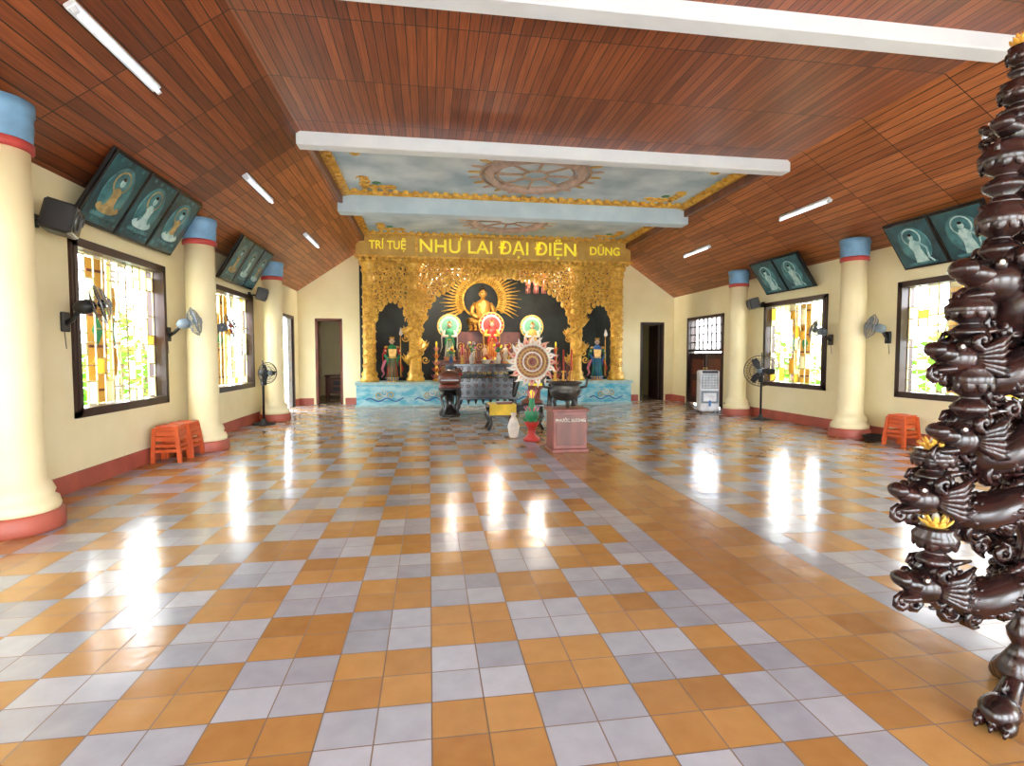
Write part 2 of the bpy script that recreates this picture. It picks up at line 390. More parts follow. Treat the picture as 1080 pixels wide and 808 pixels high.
window(1,'L',*WL[2],1); window(2,'L',*WL[3],2); window(3,'R',*WR[2],3); window(4,'R',*WR[3],4); window(5,'L',*WL[1],5); window(6,'R',*WR[1],6)
def gate_door():
    y0,y1,_,h=WL[4]; w=y1-y0; m=MB()
    for sx in(-1,1): m.box((sx*(w/2-.04),.09,h/2),(.08,.22,h),DK)
    m.box((0,.09,h-.04),(w,.22,.08),DK)
    for k in range(7):
        x=-w/2+.12+k*.07; m.box((x,.12,h/2-.03),(.02,.03,h-.12),WHITE)
    for z in (.25,.8,1.35,1.9):
        for k in range(6):
            x=-w/2+.12+k*.07; m.tube([(x,.12,z),(x+.07,.12,z+.2)],.007,WHITE,5); m.tube([(x,.12,z+.2),(x+.07,.12,z)],.007,WHITE,5)
    m.box((w/2-.28,.06,h/2-.04),(.42,.04,h-.1),WHITE)
    for z in (.35,.9,1.45,2.0): m.box((w/2-.28,.038,z),(.32,.02,.4),WPL)
    m.obj('door_1',M=SIDE('L',(y0+y1)/2,0))
gate_door()
def door_right():
    y0,y1,_,h=WR[4]; w=y1-y0; m=MB()
    for sx in(-1,1): m.box((sx*(w/2-.04),.09,h/2),(.08,.22,h),DK)
    m.box((0,.09,h-.04),(w,.22,.08),DK); m.box((0,.09,h*.62),(w,.14,.07),DK)
    for k in(-1,1):
        cx=k*w*.235; lw=w*.45
        m.box((cx,.09,h*.3),(lw,.05,h*.6-.06),DK)
        for z in(.45,1.1): m.box((cx,.06,z),(lw*.7,.04,.45),BROWN,bev=.01)
        m.ell((k*.08,.04,1.05),(.025,.03,.025),GOLD)
    for c in range(9): m.box((-w/2+.08+c*(w-.16)/8,.09,h*.8),(.03,.05,h*.36),DK)
    for z in (.71,.8,.89): m.box((0,.09,h*z),(w-.1,.05,.025),DK)
    m.obj('door_2',M=SIDE('R',(y0+y1)/2,0))
door_right()
for n,(a,b,h) in ((3,(-3.19,-2.44,2.45)),(4,(6.47,7.25,2.43))):
    m=MB()
    mt=BROWN if n==3 else DK
    for x in(a+.035,b-.035): m.box((x,.1,h/2),(.07,.2,h),mt)
    m.box(((a+b)/2,.1,h-.035),(b-a,.2,.07),mt)
    if n==4:
        m.box((b-.1,.55,h/2-.03),(.04,.7,h-.08),DK)
    m.obj('door_%d'%n,(0,YB,0))
m=MB(); m.box((0,0,.74),(.9,.5,.04),BROWN,bev=.008); m.box((0,0,.4),(.8,.42,.5),BROWN)
for sx in(-1,1):
    for sy in(-1,1): m.box((sx*.38,sy*.2,.36),(.06,.06,.72),BROWN)
for z in(.3,.5): m.box((0,-.22,z),(.34,.02,.14),DK)
m.obj('side_cabinet',(-2.95,18.6,0))
# ---------------------------------------------------------------- outside
def hedge(loc,dx,dy,dz,n,seed):
    rnd=random.Random(seed); m=MB()
    for k in range(int(dy/1.1)):
        y=-dy/2+1.1*k+.5; m.tube([(0,y,0),(.05,y+.1,dz*.5),(0,y-.1,dz*.85)],[.06,.045,.02],TRUNKM,6)
    for i in range(n):
        z=rnd.random()**1.1*dz; y=(rnd.random()-.5)*dy; w=dx*(1-.5*z/dz)
        x=(rnd.random()-.5)*w; z*=.72+.28*sin(y*1.9+seed)*.9
        s=.07+.1*rnd.random(); R=Matrix.Rotation(rnd.random()*6.3,3,'Z')@Matrix.Rotation(rnd.random()*1.6,3,'X')
        c=Vector((x,y,max(z,.1)))
        m.add([c+R@Vector(p) for p in ((-s,0,0),(0,-s*.5,.01),(s,0,0),(0,s*.5,.01))],[(0,1,2,3)],LEAF if rnd.random()<.7 else LEAF2)
    m.obj('garden_hedge',loc)
hedge((-7.0,10,-.12),1.4,16,2.7,4200,1); hedge((11.0,10,-.12),1.4,16,2.7,4200,2)
# ---------------------------------------------------------------- altar base & facade
m=MB()
m.bb((-1.95,15.0,0),(5.8,15.95,.62),TURQ)
m.bb((-1.98,14.96,.60),(5.83,15.95,.68),TRIM); m.bb((-1.98,14.96,0),(5.83,15.0,.06),TRIM)
for x in (-1.2,.1,1.3,2.6,3.8,5.05):
    for k in range(3): m.curl((x+k*.16-.16,14.985,.32+.06*(k%2)),.11,k*2,1 if k%2 else -1,CREAM if k%2 else GOLDB,th=.12)
    m.tube([(x-.5+i*.1,14.985,.2+.05*sin(i*1.4)) for i in range(11)],.018,SBLU,5)
m.obj('altar_base')
m=MB()
m.bb((-1.95,YB-.04,.0),(-1.85,18.2,4.4),NICHE); m.bb((5.7,YB-.04,.0),(5.8,18.2,4.4),NICHE)
m.bb((-1.95,18.2,0),(5.8,18.3,4.4),NICHE); m.bb((-1.95,15.6,4.3),(5.8,18.3,4.4),NICHE); m.bb((-1.85,YB-.04,.0),(5.7,18.2,.68),BLK)
m.obj('wall_niche')
fac=MB()
fac.box((1.92,15.22,4.36),(7.7,.34,.66),GOLDB,bev=.02)
for z in (4.68,4.06): fac.box((1.92,15.19,z),(7.76,.42,.05),GOLD)
for k in range(44): fac.ell((-1.8+k*.173,15.02,4.0),(.07,.04,.05),GOLD)
for k in range(36): fac.curl((-1.75+k*.21,15.02,4.63),.04,k,1 if k%2 else -1,GOLD,th=.2,n=9)
for x in (-.32,4.16): fac.box((x,15.03,4.37),(.06,.04,.56),GOLD)
def zl(x):
    if -.2<=x<=4.05:
        u=abs(x-1.92)/2.15; return 3.58-1.3*u**3.4+.10*abs(sin(u*3*pi))
    if x<-.2: u=abs(x+1.0)/.5
    else: u=abs(x-4.85)/.5
    return 2.95-.75*min(u,1.1)**2.2
rnd=random.Random(5); x=-1.55
while x<5.4:
    z=4.0
    while z>zl(x)+.02:
        fac.curl((x+rnd.uniform(-.03,.03),15.13+rnd.uniform(-.05,.04),z),rnd.uniform(.08,.13),rnd.random()*6.3,rnd.choice((-1,1)),GOLD,th=.26,n=11)
        z-=.125
    fac.ell((x,15.1,max(zl(x),2)-.04),(.065,.04,.09),GOLD)
    x+=.13
for a,b in ((-1.5,-.5),(0,3.85),(4.35,5.35)):
    fac.bb((a,15.19,3.8),(b,15.21,4.03),GOLDB)
for k in range(-3,4): fac.ell((1.92+k*.16,15.05,3.72-.03*abs(k)),(.09,.06,.13),GOLD)
fo=fac.obj('altar_facade')
def text(s,x,z,size,y,parent,mt,name,ext=.012,wd=1,off=.012):
    cu=bpy.data.curves.new(name,'FONT'); cu.body=s; cu.size=size; cu.extrude=ext; cu.align_x='CENTER'; cu.align_y='CENTER'; cu.offset=size*off
    cu.materials.append(mt); o=bpy.data.objects.new(name,cu); bpy.context.scene.collection.objects.link(o)
    o.rotation_euler=(pi/2,0,0); o.location=(x,y,z); o.scale=(wd,1,1); o.parent=parent; return o
text('NHƯ LAI ĐẠI ĐIỆN',1.95,4.36,.5,15.02,fo,YEL,'letters_1',wd=1.04,off=.009)
text('TRÍ TUỆ',-1.08,4.36,.32,15.02,fo,YEL,'letters_2',wd=.85,off=.008)
text('DŨNG',4.98,4.36,.32,15.02,fo,YEL,'letters_3',wd=.95,off=.008)
def dragon_column(x,r,name,coil=True):
    m=MB()
    m.lathe([(r*1.5,0),(r*1.5,.08),(r*1.2,.14),(r*1.35,.22),(r,.3),(r,2.95),(r*1.25,3.05),(r*1.05,3.12),(r*1.5,3.2),(r*1.5,3.31)],GOLD,seg=20)
    P=[];Q=[];n=90
    for i in range(n):
        t=i/(n-1); a=t*2*pi*(3.2 if coil else 9)+1; rr=r+(.05 if coil else .0)
        P.append((rr*cos(a),rr*sin(a),.35+2.4*t)); Q.append((.10*sin(pi*min(1,t*1.15+.12))**.5 if coil else .03))
    m.tube(P,Q,GOLD,7)
    if coil:
        for i in range(2,n-2,2):
            p=Vector(P[i]); o=Vector((p.x,p.y,0)).normalized()
            m.tube([p+o*.07,p+o*.13+Vector((0,0,.05)),p+o*.16+Vector((0,0,.11))],[.035,.022,.004],GOLD,4)
        hx=-.12 if x>1.9 else .12
        m.ell((hx,-.28,1.95),(.13,.16,.11),GOLD); m.ell((hx*1.4,-.4,1.9),(.08,.12,.05),GOLD); m.ell((hx*1.4,-.38,1.82),(.06,.1,.03),GOLD)
        for s in(-1,1): 
            m.tube([(hx+s*.06,-.26,2.03),(hx+s*.12,-.2,2.15),(hx+s*.1,-.15,2.28)],[.025,.018,.005],GOLD,5)
            m.ell((hx+s*.06,-.36,1.97),(.02,.02,.02),SRED)
        for k in range(12):
            a=k*.9; z=.6+k*.2; m.curl((1.6*r*cos(a),-abs(1.5*r*sin(a))-.03,z),.11,k,1 if k%2 else -1,GOLD,th=.2)
    else:
        for k in range(10):
            for s in (-1,1): m.curl((s*.06,-r-.03,.45+k*.25),.08,k,s,GOLD,th=.2)
    m.obj(name,(x,15.28,.68))
dragon_column(-1.62,.17,'gilded_column',False); dragon_column(5.44,.17,'gilded_column',False)
dragon_column(-.38,.17,'dragon_column'); dragon_column(4.22,.17,'dragon_column')
# ---------------------------------------------------------------- statues
def petals(m,c,r,h,n,mt,out=.35,w=None):
    w=w or 2.4*r/n*1.3
    for k in range(n):
        a=2*pi*k/n; R=RZ(a)@RY(out)
        m.ell((c[0]+r*cos(a),c[1]+r*sin(a),c[2]+h/2),(w*.22,w*.5,h*.6),mt,R=R,seg=8,rg=6)
def lotus_base(m,z0,r,h,mt,mt2):
    m.lathe([(r*.9,z0),(r,z0+h*.1),(r*.7,z0+h*.4),(r*.75,z0+h*.6),(r*.95,z0+h),(0.01,z0+h)],mt2,seg=24)
    petals(m,(0,0,z0+h*.45),r*.85,h*.6,14,mt,.4); petals(m,(0,0,z0+h*.02),r*.85,h*.45,14,mt,-.5+pi)
def head(m,z,s,skin,hair,bun=True):
    m.ell((0,0,z),(.052*s,.058*s,.07*s),skin); m.ell((0,.012*s,z+.022*s),(.056*s,.058*s,.06*s),hair)
    if bun: m.ell((0,.01*s,z+.08*s),(.028*s,.028*s,.03*s),hair)
    m.ell((0,-.06*s,z-.003*s),(.008*s,.012*s,.014*s),skin,seg=6,rg=5)
    for k in(-1,1):
        m.ell((k*.02*s,-.054*s,z+.01*s),(.009*s,.004*s,.004*s),BLK,seg=6,rg=4)
        m.ell((k*.053*s,0,z-.008*s),(.008*s,.014*s,.026*s),skin,seg=6,rg=5)
    m.ell((0,-.054*s,z-.028*s),(.014*s,.005*s,.004*s),SRED,seg=6,rg=4)
def standing(name,loc,h,robe,robe2,hair,halo=None,hr=.3,rz=0,guard=False,skin=SKIN):
    m=MB(); m.M=Matrix.Scale(h,4)
    lotus_base(m,0,.17,.09,PINK if not guard else SBLU,GOLD)
    m.lathe([(.10,.085),(.135,.1),(.12,.2),(.10,.38),(.085,.5),(.10,.6),(.12,.7),(.115,.76),(.06,.80),(.03,.82),(.028,.86)],robe,seg=20,sc=(1,.7,1))
    for k in range(7):
        a=-pi/2+(k-3)*.4; m.tube([(.13*cos(a),.09*sin(a),.1),(.105*cos(a),.075*sin(a),.3),(.085*cos(a),.062*sin(a),.5)],[.014,.012,.006],robe2,5)
    head(m,.9,1,skin,hair)
    for s in(-1,1):
        e=(s*.17,-.02,.62); hnd=(s*.05,-.12,.62) if not guard else (s*.16,-.12,.68)
        m.tube([(s*.1,0,.755),(s*.145,0,.7),e,((e[0]+hnd[0])/2,-.08,.615),hnd],[.035,.04,.036,.034,.022],robe2,8)
        m.ell(hnd,(.018,.022,.028),skin,seg=8,rg=6)
        m.tube([(hnd[0]*1.1,-.09,.6),(s*.1,-.1,.48),(s*.12,-.08,.34)],[.03,.03,.008],robe,6)
        m.tube([(s*.1,.03,.76),(s*.2,.04,.6),(s*.19,.03,.35),(s*.24,.02,.2)],[.012,.016,.014,.004],robe2,6)
    m.ring((0,0,.53),.09,.014,GOLD,'z',20,5)
    for k in range(5):
        a=-pi/2+(k-2)*.5; m.tube([(.05*cos(a),.05*sin(a),.945),(.055*cos(a),.055*sin(a),1.0)],[.014,.002],GOLD,5)
    if guard:
        for s in(-1,1): m.ell((s*.12,0,.76),(.05,.05,.03),GOLD)
        m.prism([(-.07,.55),(.07,.55),(.09,.72),(-.09,.72)],.03,GOLD,(0,-.075,0))
        m.tube([(.17,-.13,.1),(.17,-.13,1.05)],.01,GOLD,6)
        m.prism([(.17,1.0),(.23,1.05),(.2,1.15),(.17,1.2),(.14,1.05)],.012,CREAM,(0,-.13,0))
        for s in(-1,1):
            m.tube([(s*.1,.02,.5),(s*.17,.0,.42),(s*.22,-.02,.28),(s*.18,-.02,.18),(s*.23,0,.1)],[.03,.035,.03,.02,.008],SRED if s>0 else PINK,6)
    if halo:
        m.disc((0,.085,.88),hr,.02,halo,32); m.disc((0,.08,.88),hr*.8,.02,CREAM,32); m.disc((0,.075,.88),hr*.68,.02,halo,32)
        m.ring((0,.085,.88),hr,.014,GOLD,'y',32,5)
        for k in range(16):
            a=k*pi/8; m.ell((hr*.9*cos(a),.07,.88+hr*.9*sin(a)),(.02,.01,.02),GOLD,seg=6,rg=5)
    return m.obj(name,loc,rz)
def seated(name,loc,h,body,robe,hair,skin,lotus=True,rz=0):
    m=MB(); m.M=Matrix.Scale(h,4)
    lotus_base(m,0,.34,.16,GOLD,BROWN)
    m.ell((0,-.03,.22),(.33,.22,.075),robe)
    for s in(-1,1):
        m.tube([(s*.08,.03,.24),(s*.3,-.04,.235),(s*.2,-.17,.22),(-s*.08,-.2,.215)],[.07,.075,.055,.035],robe,9)
        m.tube([(s*.15,.03,.62),(s*.22,.02,.52),(s*.235,-.02,.4),(s*.14,-.14,.31),(s*.03,-.18,.29)],[.05,.055,.05,.045,.025],robe,9)
    m.ell((0,-.19,.29),(.07,.04,.02),skin)
    m.lathe([(.16,.22),(.15,.35),(.145,.45),(.17,.57),(.165,.63),(.09,.68),(.045,.70),(.042,.75)],robe,seg=20,sc=(1,.68,1))
    m.prism([(-.05,.66),(.05,.66),(.03,.45),(-.02,.42)],.04,skin,(0,-.1,0))
    for k in range(5): m.tube([(-.15,-.05,.62-.02*k),(0,-.125,.5-.035*k),(.13,-.08,.36-.02*k)],.008,body,5)
    head(m,.83,1.5,skin,hair)
    return m.obj(name,loc,rz)
m=MB(); m.bb((.3,16.3,.68),(3.5,18.15,1.25),BROWN); m.bb((.9,17.2,1.25),(2.9,18.15,2.15),BROWN)
for x in [.45+i*.3 for i in range(11)]: m.curl((x,16.28,.97),.11,x*3,1,GOLD,th=.14)
for x in [1.0+i*.3 for i in range(7)]: m.curl((x,17.18,1.7),.12,x*3,-1,GOLD,th=.14)
m.obj('altar_tier')
seated('buddha_statue',(1.72,17.45,2.15),1.5,GOLD,BGOLD,BLK,BGOLD)
m=MB()
for k in range(40):
    a=-.5+k*(pi+1.0)/39; r0,r1=.6,1.25+.12*(k%2)
    m.tube([(r0*cos(a),0,r0*sin(a)),(.95*cos(a+.04),0,.95*sin(a+.04)),(r1*cos(a),0,r1*sin(a))],[.03,.035,.008],GOLD,5)
    m.curl((.8*cos(a),-.03,.8*sin(a)),.09,a,1,GOLD,th=.18,n=10)
m.ring((0,0,0),.6,.04,GOLD,'y',40,6)
m.tube([(0,0,-.6),(0,0,-1.1)],.06,GOLD,6)
m.obj('radiant_halo',(1.72,18.08,3.05+.2))
standing('bodhisattva_statue',(1.92,16.7,1.25),1.25,SRED,GOLD,BLK,SRED,.31)
standing('bodhisattva_statue',(.62,16.7,1.25),1.2,SGRN,CREAM,BLK,TEALH,.30)
standing('bodhisattva_statue',(3.2,16.7,1.25),1.2,GOLDB,CREAM,BLK,TEALH,.30)
standing('guardian_statue',(-1.02,15.35,.68),1.25,SGRN,SRED,BLK,None,rz=.2,guard=True)
standing('guardian_statue',(4.88,15.35,.68),1.25,SBLU,SGRN,BLK,None,rz=-.2,guard=True)
m=MB(); m.bb((.45,15.42,.68),(3.35,15.85,1.14),BLK); m.bb((.4,15.38,1.14),(3.4,15.88,1.18),BROWN)
for k in range(18): m.curl((.6+k*.16,15.41,.92),.07,k,1 if k%2 else -1,GOLD,th=.14)
m.obj('offering_shelf')
for i,(x,mt) in enumerate(((.95,PINK),(1.25,CREAM),(1.6,SKIN),(2.2,CREAM),(2.55,PINK),(2.9,CREAM))):
    standing('disciple_figurine',(x,15.68,1.18),.55,mt,GOLDB,SKIN,None)
m=MB()
for dx in (0,.25,.5):
    m.tube([(dx,0,0),(dx,0,-.35)],.01,BRZ,5); m.lathe([(.02,-.8),(.08,-.75),(.1,-.6),(.09,-.45),(.04,-.38),(.02,-.35)],BROWN,(dx,0,0),10)
    for k in range(4): m.tube([(dx+.06*cos(k*1.57),.06*sin(k*1.57),-.78),(dx+.06*cos(k*1.57),.06*sin(k*1.57),-1.0)],.008,MAROON,4)
m.obj('hanging_lanterns',(3.0,16.4,4.3))
def lotus_tower(loc,h,a,b):
    m=MB(); z=0
    m.lathe([(.1,0),(.12,.03),(.05,.08)],GOLD,seg=14)
    for k in range(5):
        r=.12-.016*k; petals(m,(0,0,.08+k*(h-.1)/5),r,.11,9,a if k%2 else b,.6); m.lathe([(.03,.05+k*(h-.1)/5),(r*.7,.12+k*(h-.1)/5),(.03,.05+(k+1)*(h-.1)/5)],GOLD,seg=10)
    m.ell((0,0,h),(.03,.03,.07),YEL); m.obj('lotus_lamp',loc)
lotus_tower((.2,15.3,.68),1.05,SRED,PINK); lotus_tower((3.62,15.3,.68),1.05,PINK,SRED)
# ---------------------------------------------------------------- altar table etc.
def altar_table(name,loc,w,d,h):
    m=MB()
    m.box((0,0,h-.03),(w+.16,d+.1,.06),BLK,bev=.01); m.box((0,0,h-.12),(w,d,.12),BLK); m.box((0,0,h*.5),(w*.96,d*.9,h*.42),BLK,bev=.01)
    m.box((0,0,h*.3),(w+.04,d+.02,.05),BLK,bev=.01)
    for sx in(-1,1):
        for sy in(-1,1):
            X=sx*w*.46;Y=sy*d*.43
            m.tube([(X,Y,h-.1),(X+sx*.06,Y+sy*.03,h*.62),(X,Y,h*.35),(X+sx*.02,Y,h*.15),(X+sx*.08,Y+sy*.04,.04)],[.07,.08,.055,.05,.055],BLK,8)
            m.ell((X+sx*.08,Y+sy*.04,.04),(.07,.06,.04),BLK)
    nn=int(w/.17)
    for r_,zz in enumerate((h*.42,h*.56,h*.68,h-.12)):
        for k in range(nn): m.curl((-w/2+.1+k*(w-.2)/(nn-1),-d*.46-(.035 if r_==3 else 0),zz),.06,k+r_,1 if k%2 else -1,BROWN if r_%2 else BRZ,th=.15)
    for k in range(nn): m.tube([(-w/2+.1+k*(w-.2)/(nn-1),-d*.4,h*.28),(-w/2+.1+k*(w-.2)/(nn-1),-d*.42,h*.18)],[.05,.01],BLK,5)
    m.obj(name,loc)
altar_table('altar_table',(1.38,13.4,0),1.45,.75,1.2)
def candle(name,loc,h,mt,r=.018):
    m=MB(); m.lathe([(.05,0),(.05,.02),(.02,.05),(.03,.1),(.015,.14),(.05,.18),(.05,.2)],GOLD,seg=14); m.lathe([(r,.2),(r,h)],mt,seg=10)
    m.tube([(0,0,h),(0,0,h+.03)],.003,BLK,4); m.obj(name,loc)
for x in(.8,1.96): candle('candlestick',(x,13.3,1.2),.5,SRED)
def vase(name,loc,h,mt,flower=None,leaf=True):
    m=MB(); m.lathe([(.05*h/.3,0),(.07*h/.3,.02*h),(.1*h/.3,.45*h),(.06*h/.3,.75*h),(.035*h/.3,.85*h),(.05*h/.3,h),(.04*h/.3,h),(.03*h/.3,.85*h)],mt,seg=18,sc=(.75,.75,1))
    if flower:
        rnd=random.Random(int(loc[0]*100))
        for k in range(11):
            a=rnd.random()*6.3;q=rnd.uniform(.3,1)*h*.4; top=(q*cos(a),q*sin(a),h*rnd.uniform(1.35,1.9))
            m.tube([(0,0,h*.9),(top[0]*.5,top[1]*.5,h*1.3),top],.006,SGRN,4); m.ell(top,(.04*h/.3,.04*h/.3,.035*h/.3),flower[k%len(flower)],seg=8,rg=6)
            m.ell((top[0]*.8,top[1]*.8,top[2]-.06),(.05,.02,.012),SGRN,R=RZ(a),seg=6,rg=4)
    m.obj(name,loc)
vase('flower_vase',(1.05,13.5,1.2),.28,CREAM,[PINK,CREAM,YEL]); vase('flower_vase',(1.72,13.5,1.2),.28,CREAM,[PINK,SRED,YEL])
vase('flower_vase',(.62,15.6,1.18),.24,SBLU,[YEL,CREAM,ORANGE]); vase('flower_vase',(3.2,15.6,1.18),.24,SBLU,[YEL,PINK,CREAM])
def fruit(loc):
    m=MB(); m.lathe([(.06,0),(.08,.02),(.12,.08),(.13,.1)],CREAM,seg=18)
    for k in range(7): m.ell((.06*cos(k),.06*sin(k),.12+.03*(k%2)),(.04,.04,.04),[ORANGE,YEL,SRED][k%3],seg=8,rg=6)
    m.ell((0,0,.19),(.04,.04,.04),ORANGE,seg=8,rg=6); m.obj('fruit_plate',loc)
fruit((1.38,13.2,1.2)); fruit((1.92,15.55,1.18))
m=MB()
m.lathe([(.22,0),(.24,.03),(.16,.1),(.1,.3),(.12,.5),(.22,.58),(.26,.62),(.26,.66)],BLK,seg=20)
for k in range(4):
    a=k*pi/2+.78; m.tube([(.1*cos(a),.1*sin(a),.55),(.28*cos(a),.28*sin(a),.45),(.2*cos(a),.2*sin(a),.2),(.3*cos(a),.3*sin(a),.03)],[.035,.04,.03,.035],BLK,6)
m.ring((0,0,.69),.2,.05,MAROON,'z',24,6)
m.ell((0,0,.88),(.27,.24,.2),BROWN,seg=20,rg=12); m.box((0,-.2,.84),(.4,.12,.03),BLK); m.curl((.2,0,1.03),.08,0,1,BROWN,th=.3)
m.tube([(-.1,-.25,1.02),(.22,-.28,.98)],.015,DK,6); m.ell((.24,-.28,.98),(.04,.03,.03),SRED)
m.obj('wooden_fish_drum',(.46,12.55,0))
m=MB(); m.lathe([(.17,0),(.19,.05),(.1,.15),(.12,.55),(.2,.62),(.2,.66)],BROWN,seg=18); m.ring((0,0,.69),.15,.04,YEL,'z',20,6)
m.lathe([(.05,.7),(.16,.74),(.2,.84),(.21,.96),(.22,.98),(.2,.98),(.19,.86),(.1,.76)],BRZ,seg=24); m.obj('bowl_bell',(2.6,13.1,0))
m=MB(); m.box((0,0,.46),(1.1,.5,.04),BLK,bev=.008)
for sx in(-1,1):
    for sy in(-1,1): m.tube([(sx*.48,sy*.2,.45),(sx*.5,sy*.22,.25),(sx*.46,sy*.2,.12),(sx*.52,sy*.22,.0)],[.04,.045,.03,.035],BLK,7)
m.box((0,-.21,.4),(.96,.03,.08),BLK); m.box((-.25,0,.484),(.5,.52,.008),YCLOTH); m.box((-.25,-.262,.39),(.5,.012,.2),YCLOTH)
for k in range(12): m.tube([(-.48+k*.042,-.27,.29),(-.48+k*.042,-.27,.25)],.006,MAROON,4)
m.box((-.2,-.05,.508),(.3,.2,.04),BROWN); m.obj('lectern_table',(1.6,10.2,0))
m=MB()
m.lathe([(.2,0),(.22,.04),(.12,.1),(.06,.2),(.09,.28),(.05,.34)],BROWN,seg=18)
zc=.80
m.disc((0,0,zc),.33,.06,TAN,40)
for r,t,c in ((.33,.022,CREAM),(.25,.016,GOLDB),(.18,.016,CREAM),(.1,.016,GOLDB)): m.ring((0,-.03,zc),r,t,c,'y',36,6)
for rr,nn in ((.29,26),(.215,20),(.14,12)):
    for k in range(nn): a=2*pi*k/nn; m.ell((rr*cos(a),-.04,zc+rr*sin(a)),(.02,.02,.02),BGOLD,seg=7,rg=5)
m.ell((0,-.05,zc),(.06,.04,.06),MAROON)
for k in range(20):
    a=2*pi*k/20; R=RY(-a+pi/2)
    m.prism([(-.055,.32),(.045,.32),(.06,.39),(.03,.43),(.05,.51),(-.005,.46),(-.045,.41)],.03,CREAM if k%3 else PEACH,(0,0,zc),R)
    m.prism([(-.02,.33),(.015,.33),(.02,.38),(.0,.41)],.045,PEACH if k%3 else SRED,(0,0,zc),R)
m.obj('flaming_dharma_wheel',(1.95,10.2,.482))
m=MB()
m.box((0,0,.32),(.5,.46,.56),MAROON,bev=.01); m.box((0,0,.03),(.54,.5,.06),MAROON,bev=.01); m.box((0,0,.615),(.56,.52,.04),MAROON,bev=.01)
m.box((0,-.235,.33),(.42,.01,.44),BROWN,bev=.003); m.box((0,-.2,.633),(.24,.02,.004),BLK)
ob=m.obj('offering_box',(2.0,7.75,0)); text('PHƯỚC SƯƠNG',0,.47,.062,-.245,ob,CREAM,'letters')
m=MB()
for k in range(3):
    a=k*2.094+.5; m.tube([(.13*cos(a),.13*sin(a),.14),(.17*cos(a),.17*sin(a),.07),(.15*cos(a),.15*sin(a),0.002)],[.04,.03,.028],BRZ,7)
m.lathe([(.05,.09),(.16,.11),(.22,.18),(.235,.26),(.2,.31),(.22,.34),(.25,.35),(.25,.37),(.21,.37),(.19,.32)],BRZ,seg=28)
for s in(-1,1): m.tube([(s*.22,0,.28),(s*.32,0,.3),(s*.34,0,.4),(s*.29,0,.45)],[.02,.022,.02,.014],BRZ,7)
m.lathe([(.19,.32),(.01,.345)],CREAM,seg=20)
rnd=random.Random(3)
for k in range(16):
    x,y=rnd.uniform(-.1,.1),rnd.uniform(-.1,.1); m.tube([(x,y,.33),(x*1.3,y*1.3,.6+rnd.random()*.15)],.003,MAROON,4)
for k in range(8): m.curl((.235*cos(k*.785),.235*sin(k*.785),.24),.035,k,1,BRZ,R=RZ(k*.785+pi/2),th=.2,n=8)
m.obj('incense_urn',(1.98,7.75,.645))
vase('porcelain_vase',(1.42,9.1,0),.42,CREAM)
m=MB(); m.lathe([(.13,0),(.15,.03),(.07,.1),(.06,.2),(.12,.28),(.13,.32)],SRED,seg=18); petals(m,(0,0,.26),.12,.12,10,SGRN,.6)
m.lathe([(.03,.3),(.1,.36),(.12,.46),(.06,.56),(.04,.66),(.06,.7)],SGRN,seg=18); petals(m,(0,0,.45),.1,.12,9,PINK,.5)
petals(m,(0,0,.68),.06,.16,8,PINK,.45); m.ell((0,0,.76),(.05,.05,.08),YEL)
m.obj('lotus_stand',(1.66,8.7,0))
m=MB(); m.box((0,0,.88),(.6,.3,.04),BLK,bev=.008); m.box((0,0,.8),(.52,.24,.08),BLK)
for sx in(-1,1):
    for sy in(-1,1): m.tube([(sx*.24,sy*.1,.8),(sx*.26,sy*.11,.4),(sx*.22,sy*.1,.1),(sx*.27,sy*.12,0)],[.03,.028,.022,.03],BLK,7)
m.box((0,0,.3),(.46,.2,.03),BLK); m.obj('candle_stand',(2.6,10.4,0))
for x in (2.45,2.62,2.78): candle('tall_candlestick',(x,10.4,.9),.62,SRED,.016)
# ---------------------------------------------------------------- fans
def fan_head(m,R,blade,guard=CHR,nb=3):
    for r,y in ((R,0),(R*.82,-.035),(R*.6,-.055),(R*.35,-.07)): m.ring((0,y,0),r,.004 if r<R else .008,guard,'y',30,4)
    m.ring((0,.06,0),R*.7,.004,guard,'y',30,4)
    for k in range(30):
        a=2*pi*k/30; c,s=cos(a),sin(a)
        m.tube([(c*.03,-.075,s*.03),(c*R*.35,-.07,s*R*.35),(c*R*.7,-.048,s*R*.7),(c*R,0,s*R),(c*R*.7,.06,s*R*.7),(c*R*.2,.08,s*R*.2)],.0025,guard,3)
    m.lathe([(.05,0),(.05,.01),(.04,.02)],GPL,(0,-.07,0),14,RX(pi/2))
    for k in range(nb):
        a=2*pi*k/nb
        P=[(.03,-.02),(R*.5,-R*.26),(R*.85,-.22*R),(R*.9,.12*R),(R*.5,.2*R),(.03,.03)]
        m.prism(P,.006,blade,(0,0,0),RY(a)@RX(.35))
    m.ell((0,-.01,0),(.05,.04,.05),blade); m.ell((0,.13,0),(.075,.1,.075),BLKP if blade is BLKP else GPL)
def wall_fan(side,x,y,z,yaw,blade,R=.2):
    m=MB(); fan_head(m,R,blade); 
    M=SIDE(side,y,z,x)
    Rm=Matrix.Rotation(yaw,4,'Z')@Matrix.Rotation(-.25,4,'X')
    m.v=[tuple(Rm@Vector(v)) for v in m.v]
    dd=(x-XL) if side=='L' else (XR-x)
    p=Rm@Vector((0,.15,0))
    m.tube([p,(p.x*.5,dd*.7,-.16),(0,dd-.02,-.2)],[.025,.022,.03],BLKP,7); m.box((0,dd-.02,-.18),(.11,.035,.2),BLKP,bev=.008)
    m.tube([(0,dd-.01,-.28),(.02,dd-.01,-.45)],.004,BLKP,4)
    m.obj('wall_fan',M=M)
wall_fan('L',-3.3,6.1,1.92,.5,BLKP); wall_fan('L',-3.28,8.28,1.88,.5,GPL); wall_fan('L',-3.3,9.72,1.9,.3,SRED)
